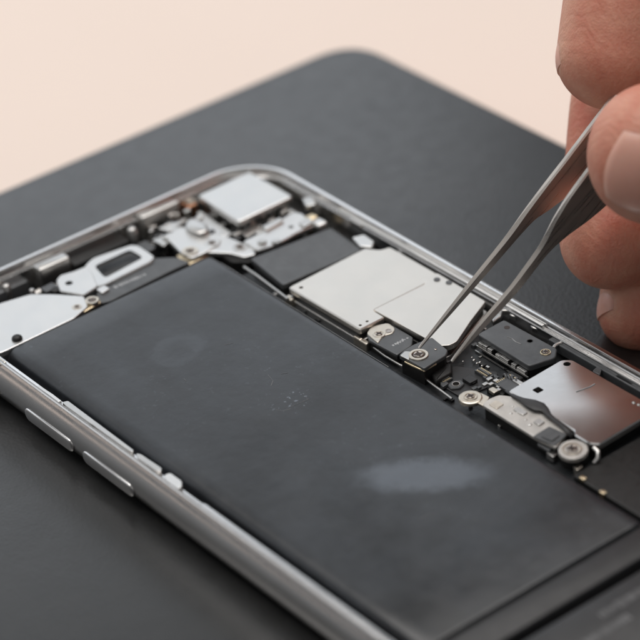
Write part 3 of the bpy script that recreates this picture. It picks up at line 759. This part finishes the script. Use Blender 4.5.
# inner rail parts of the right wall: ledge tape
bm = bmesh.new(); prism(bm, rounded(rect(64.55, -72, 65.15, -24), .2), 4.5, 6.12, .15)
build('side_tape', bm, M['white'], phone, smooth=20)
bm = bmesh.new(); prism(bm, rounded(rect(63.9, -126, 64.5, -74), .2), 3.5, 5.0, .15)
build('side_tape', bm, M['graphite'], phone, smooth=20)

# left inner wall: pale volume-key brackets
def left_strip(pxs, z, th=.35, m='silver', r=.25):
    bm = bmesh.new(); prism(bm, rounded(PX(pxs, z), r, 3), z - th, z, .08); return bm
lb = build('key_bracket', left_strip([(34, 387), (40, 385.5), (53, 394), (62, 401), (55, 402), (46, 397)], 6.3, .5), M['white'], phone, smooth=20, label='pale strip of brackets inside the left frame wall')
for pts in ([(62, 402), (68, 400.5), (134, 450), (133, 452.5), (128, 450), (66, 406)], [(136, 453), (141, 454), (162, 468), (161, 472), (155, 470), (138, 458)]):
    build('strip_segment', left_strip(pts, 6.2, .8), M['silver'], lb, smooth=20)
build('strip_clip', left_strip([(164, 475), (170, 472.5), (182, 481), (182, 487), (176, 489), (168, 484)], 6.6, 1.2, r=.4), M['white'], lb, smooth=20)
build('strip_clip', left_strip([(82, 422), (86, 421), (90, 425), (86, 427)], 6.3, .8, r=.4), M['white'], lb, smooth=20)
bm = bmesh.new(); prism(bm, rounded(rect(1.1, -125, 1.85, -73), .15), 6.0, 6.84, .06)
build('frame_lip', bm, M['frame'], fr, smooth=20)
p = px_at(1, 364, 6); bm = bmesh.new(); prism(bm, rounded(rect(p.x - .5, p.y - .9, p.x + .5, p.y + .9), .2), 4, 6.6, .2); build('corner_clip', bm, M['cream'], lb, smooth=20)

# ------------------------------------------------------------------ tweezers
D3 = (RT * .632 + UP * .772 + FW * -.02).normalized()          # along the tool, tip to back
E3 = (RT * .772 - UP * .632).normalized()
TH = math.radians(45)
N3 = (E3 * math.sin(TH) - FW * math.cos(TH)).normalized()      # across the gap, towards the viewer
W3 = (E3 * math.cos(TH) + FW * math.sin(TH)).normalized()      # across the blade
K = .1445                                                       # mm per picture pixel at the tool
def streaked_steel():
    m = M['steel']; nt = m.node_tree; N = nt.nodes; L = nt.links; b = N['Principled BSDF']; tc = N.new('ShaderNodeTexCoord')
    cx = N.new('ShaderNodeCombineXYZ')
    for k, (ax, f) in enumerate(((D3, 70), (W3, 2600), (N3, 2600))):
        d = N.new('ShaderNodeVectorMath'); d.operation = 'DOT_PRODUCT'; L.new(tc.outputs['Object'], d.inputs[0]); d.inputs[1].default_value = tuple(ax * f)
        L.new(d.outputs['Value'], cx.inputs[k])
    n = N.new('ShaderNodeTexNoise'); n.inputs['Scale'].default_value = 1; n.inputs['Detail'].default_value = 4; L.new(cx.outputs[0], n.inputs['Vector'])
    mr = N.new('ShaderNodeMapRange'); L.new(n.outputs['Fac'], mr.inputs[0]); mr.inputs[1].default_value = .3; mr.inputs[2].default_value = .7; mr.inputs[3].default_value = .24; mr.inputs[4].default_value = .38
    for l in list(b.inputs['Roughness'].links): L.remove(l)
    L.new(mr.outputs[0], b.inputs['Roughness'])
    bp = N.new('ShaderNodeBump'); bp.inputs['Strength'].default_value = .07; bp.inputs['Distance'].default_value = .00005; L.new(n.outputs['Fac'], bp.inputs['Height'])
    for l in list(b.inputs['Normal'].links): L.remove(l)
    L.new(bp.outputs[0], b.inputs['Normal'])
streaked_steel()
tipA = deep(419, 348, 383.5)
tw = thing('tweezers', tuple(tipA), 'steel pointed tweezers held in the hand, tips on a small phone bracket', 'tweezers')
def blade(origin, edges, th0, th1, gap_end):
    """edges: (s px, lower px, upper px) across-width offsets; closes towards the other blade at the back"""
    bm = bmesh.new(); rings = []
    for s, lo, hi in edges:
        sm = s * K; k = K / math.cos(TH)
        th = th0 + (th1 - th0) * min(1, sm / 22)
        bend = gap_end * max(0, (sm - 50) / 80) ** 1.3
        plate_ = min(1, max(0, (s - 150) / 60)); rnd = .5 - .28 * plate_
        c = origin + D3 * sm + N3 * bend
        wl, wh = lo * k, hi * k; wd = wh - wl; b_ = min(th * rnd, wd * .3)
        prof = [(wl, -th / 2 + b_), (wl + b_, -th / 2), (wh - b_, -th / 2), (wh, -th / 2 + b_), (wh, th / 2 - b_), (wh - b_, th / 2), (wl + b_, th / 2), (wl, th / 2 - b_)]
        rings.append([bm.verts.new(c + W3 * a + N3 * b) for a, b in prof])
    for a, b in zip(rings, rings[1:]):
        for i in range(8): bm.faces.new((a[i], a[(i + 1) % 8], b[(i + 1) % 8], b[i]))
    bm.faces.new(rings[0]); bm.faces.new(rings[-1][::-1])
    return bm
def dense(E):
    out = []
    for (a, b) in zip(E, E[1:]):
        for j in range(4):
            t_ = j / 4; out.append(tuple(a[i] + (b[i] - a[i]) * t_ for i in range(3)))
    out.append(E[-1]); 
    sm = [out[0]]
    for i in range(1, len(out) - 1): sm.append(tuple((out[i - 1][k] + 2 * out[i][k] + out[i + 1][k]) / 4 for k in range(3)))
    return sm + [out[-1]]
EA = [(0, -.7, .9), (6, -1.4, 1.6), (45, -2.6, 3.4), (90, -3.6, 5.2), (135, -4.0, 6.5), (172, -6.0, 7.5), (190, -6.5, 13), (240, -7.5, 24), (300, -10, 28), (420, -12, 30), (700, -12, 30), (880, -6, 24), (900, -3, 21)]
EB = [(0, -.7, .9), (6, -1.6, 1.2), (40, -3.6, 4.0), (95, -2.6, 7.5), (140, -5.5, 6), (155, -8.5, 7.5), (172, -12.5, 10.5), (195, -15.5, 16.5), (240, -17.5, 24), (300, -19, 28), (420, -19, 30), (700, -19, 30), (880, -13, 24), (900, -10, 21)]
build('blade', blade(tipA, dense(EA), .42, .95, 3.2), M['steel'], tw, smooth=38, label='far blade whose tip touches the bracket screw')
tipB = tipA + N3 * 6.55 + D3 * 1.4
build('blade', blade(tipB, dense(EB), .42, .95, -3.2), M['steel'], tw, smooth=38, label='near blade with wide grip plate')

# ------------------------------------------------------------------ hand
def skin_material():
    m = mat('skin', (.60, .335, .25), .5, 0, 0, 1, 0, 0, 1, .45, .35)
    nt = m.node_tree; N = nt.nodes; L = nt.links; b = N['Principled BSDF']; tc = N.new('ShaderNodeTexCoord')
    def nz(s, d=4, r=.6):
        n = N.new('ShaderNodeTexNoise'); n.inputs['Scale'].default_value = s; n.inputs['Detail'].default_value = d; n.inputs['Roughness'].default_value = r
        L.new(tc.outputs['Object'], n.inputs['Vector']); return n.outputs['Fac']
    cr = N.new('ShaderNodeValToRGB'); L.new(nz(110, 5), cr.inputs[0])
    cr.color_ramp.elements[0].position = .3; cr.color_ramp.elements[0].color = (.60, .195, .13, 1)
    cr.color_ramp.elements[1].position = .7; cr.color_ramp.elements[1].color = (.76, .42, .30, 1)
    L.new(cr.outputs[0], b.inputs['Base Color'])
    wv = N.new('ShaderNodeTexWave'); wv.inputs['Scale'].default_value = 300; wv.inputs['Distortion'].default_value = 9; wv.inputs['Detail'].default_value = 3; wv.inputs['Detail Scale'].default_value = 1.2
    L.new(tc.outputs['Object'], wv.inputs['Vector'])
    ad = N.new('ShaderNodeMath'); ad.operation = 'ADD'; L.new(wv.outputs['Fac'], ad.inputs[0])
    vo = N.new('ShaderNodeTexVoronoi'); vo.inputs['Scale'].default_value = 2600; L.new(tc.outputs['Object'], vo.inputs['Vector'])
    m2 = N.new('ShaderNodeMath'); m2.operation = 'MULTIPLY_ADD'; L.new(nz(900, 4, .7), m2.inputs[0]); m2.inputs[1].default_value = 1.6; L.new(vo.outputs['Distance'], m2.inputs[2]); L.new(m2.outputs[0], ad.inputs[1])
    bp = N.new('ShaderNodeBump'); bp.inputs['Strength'].default_value = .32; bp.inputs['Distance'].default_value = .00012
    L.new(ad.outputs[0], bp.inputs['Height']); L.new(bp.outputs[0], b.inputs['Normal'])
    return m
def cr_path(pts, n=10):
    """Catmull-Rom through (Vector, radius)"""
    P = [pts[0]] + pts + [pts[-1]]; out = []
    for i in range(1, len(P) - 2):
        for j in range(n):
            t = j / n
            def f(a, b, c, d): return .5 * ((2 * b) + (-a + c) * t + (2 * a - 5 * b + 4 * c - d) * t * t + (-a + 3 * b - 3 * c + d) * t ** 3)
            out.append((f(P[i - 1][0], P[i][0], P[i + 1][0], P[i + 2][0]), f(P[i - 1][1], P[i][1], P[i + 1][1], P[i + 2][1])))
    out.append(pts[-1]); return out
def limb(bm, pts, n=28):
    """tapered tube whose first end is a rounded fingertip"""
    path = cr_path(pts)
    c0, r0 = path[0]; t0 = (path[1][0] - c0).normalized()
    cap = []
    for j in range(8):
        a = math.pi / 2 * (1 - (j + .35) / 8)
        cap.append((c0 - t0 * r0 * .92 * math.sin(a), r0 * math.cos(a)))
    c9, r9 = path[-1]; t9 = (c9 - path[-2][0]).normalized()
    endc = [(c9 + t9 * r9 * .9 * math.sin(a), r9 * math.cos(a)) for a in [math.pi / 2 * (j + 1) / 6.3 for j in range(6)]]
    full = cap + path + endc
    ref = V((.31, .2, .9)); rings = []
    for i, (c, r) in enumerate(full):
        t = (full[min(i + 1, len(full) - 1)][0] - full[max(i - 1, 0)][0]).normalized()
        s = t.cross(ref).normalized(); q = s.cross(t)
        rings.append([bm.verts.new(c + (s * math.cos(2 * math.pi * k / n) + q * math.sin(2 * math.pi * k / n)) * r) for k in range(n)])
    for a, b in zip(rings, rings[1:]):
        for k in range(n): bm.faces.new((a[k], a[(k + 1) % n], b[(k + 1) % n], b[k]))
    bm.faces.new(rings[0]); bm.faces.new(rings[-1][::-1])
def J(*a): return [(deep(x, y, d), r) for x, y, d, r in a]
FING = dict(
    index=J((611, 59, 386, 8.1), (624, -8, 387, 8.7), (632, -75, 390, 8.3), (668, -160, 392, 8.6), (730, -235, 396, 9.3), (830, -225, 400, 9.2), (960, -120, 402, 10.5)),
    middle=J((614, 158, 401, 7.4), (622, 100, 403, 7.8), (640, 20, 405, 8.2), (690, -70, 408, 8.6), (765, -120, 411, 9.4), (870, -90, 412, 9.4), (1000, -20, 410, 10.8)),
    ring=J((607, 240, 391, 7.4), (655, 228, 396, 7.9), (720, 205, 402, 8.0), (790, 150, 407, 8.4), (850, 90, 411, 9.0), (930, 70, 411, 9.2), (1030, 90, 409, 10.4)),
    little=J((640, 313, 398, 6.4), (652, 265, 400, 6.8), (685, 215, 403, 6.9), (750, 190, 406, 7.3), (830, 175, 408, 7.9), (930, 180, 407, 8.2), (1050, 195, 405, 9.6)),
    thumb=J((653, 153, 366, 9.9), (703, 165, 365.5, 10.4), (760, 182, 366, 10.4), (830, 205, 367, 10.4), (930, 240, 371, 10.8), (1060, 280, 380, 13.5), (1180, 290, 388, 15.5)),
)
bm = bmesh.new()
for nme, j in FING.items(): limb(bm, j)
# palm: metacarpal bulk
for a in (((940, -130, 402), (1250, 130, 396), 12), ((1000, -20, 410), (1260, 170, 400), 12.5), ((1030, 90, 409), (1270, 210, 400), 12), ((1050, 195, 404), (1280, 250, 398), 11.5), ((1000, 60, 398), (1240, 200, 392), 13)):
    p0, p1 = deep(*a[0]), deep(*a[1]); limb(bm, [(p0, a[2]), ((p0 + p1) / 2, a[2] * 1.12), (p1, a[2] * 1.25)])
# wrist and forearm
limb(bm, [(deep(1230, 180, 396), 21), (deep(1400, 250, 398), 24), (deep(1700, 330, 405), 27), (deep(2050, 400, 412), 31)])
wl = deep(1100, 150, 396)
hand = build('hand', bm, skin_material(), smooth=None, loc=tuple(wl))
for f in hand.data.polygons: f.use_smooth = True
tag(hand, 'bare right hand with fingers curled round the steel tweezers above the phone', 'hand')
rm = hand.modifiers.new('remesh', 'REMESH'); rm.mode = 'VOXEL'; rm.voxel_size = .00065; rm.use_smooth_shade = True
sm_ = hand.modifiers.new('smooth', 'SMOOTH'); sm_.factor = .6; sm_.iterations = 6

def nail(c, axis, dorsal, R, length, half=52, label=None, back=0.0, tipround=.9):
    """nail plate curved over the finger; axis points to the fingertip"""
    axis = axis.normalized(); dorsal = (dorsal - axis * dorsal.dot(axis)).normalized(); side = axis.cross(dorsal)
    bm = bmesh.new(); n, m = 16, 14; grid = []
    for lay, dr in ((0, .09), (1, -.9)):
        g = []
        for i in range(n + 1):
            u = i / n; s = -length * .5 + length * u + back
            rows_ = []
            for k in range(m + 1):
                v = -1 + 2 * k / m
                hw = math.radians(half) * (1 - .25 * max(0, (.25 - u) / .25) ** 2)
                ss = s - (v * v) * length * .10 * (1 if u > .5 else -1.3) * abs(u - .5) * 2
                shrink = (R - math.sqrt(max(.05, R * R - (ss * 1.04) ** 2))) if ss > 0 else 0
                ph = v * hw
                ed_ = max(abs(v), (1 - 2 * u) if u < .5 else 0) ** 7
                rr = R + dr - shrink - (.5 * ed_ if lay == 0 else 0)
                rows_.append(bm.verts.new(c + axis * ss + (dorsal * math.cos(ph) + side * math.sin(ph)) * rr))
            g.append(rows_)
        grid.append(g)
    for gi, g in enumerate(grid):
        for i in range(n):
            for k in range(m): bm.faces.new((g[i][k], g[i][k + 1], g[i + 1][k + 1], g[i + 1][k]))
    a, b = grid
    for k in range(m):
        bm.faces.new((a[0][k], a[0][k + 1], b[0][k + 1], b[0][k])); bm.faces.new((a[n][k], a[n][k + 1], b[n][k + 1], b[n][k]))
    for i in range(n):
        bm.faces.new((a[i][0], a[i + 1][0], b[i + 1][0], b[i][0])); bm.faces.new((a[i][m], a[i + 1][m], b[i + 1][m], b[i][m]))
    return build('fingernail', bm, M['nail'], hand, smooth=60, label=label)
def tipaxis(n_): j = FING[n_]; return (j[0][0] - j[1][0]).normalized()
nail(FING['thumb'][0][0], tipaxis('thumb'), -FW * .8 + UP * -.45, 9.95, 14, 40, 'thumbnail facing the viewer', back=-1.0)
nail(FING['index'][0][0], tipaxis('index'), -RT * .92 + FW * .3, 8.0, 12, 44, back=-2.6)
nail(FING['middle'][0][0], tipaxis('middle'), -RT * .7 + FW * .8, 7.4, 12, 48, back=-3)
nail(FING['ring'][0][0], tipaxis('ring'), UP * .75 + FW * .35, 7.4, 10, 48, back=-1.5)
nail(FING['little'][0][0], tipaxis('little'), -RT * 1.0 - FW * .1, 6.4, 9, 46, back=-2)
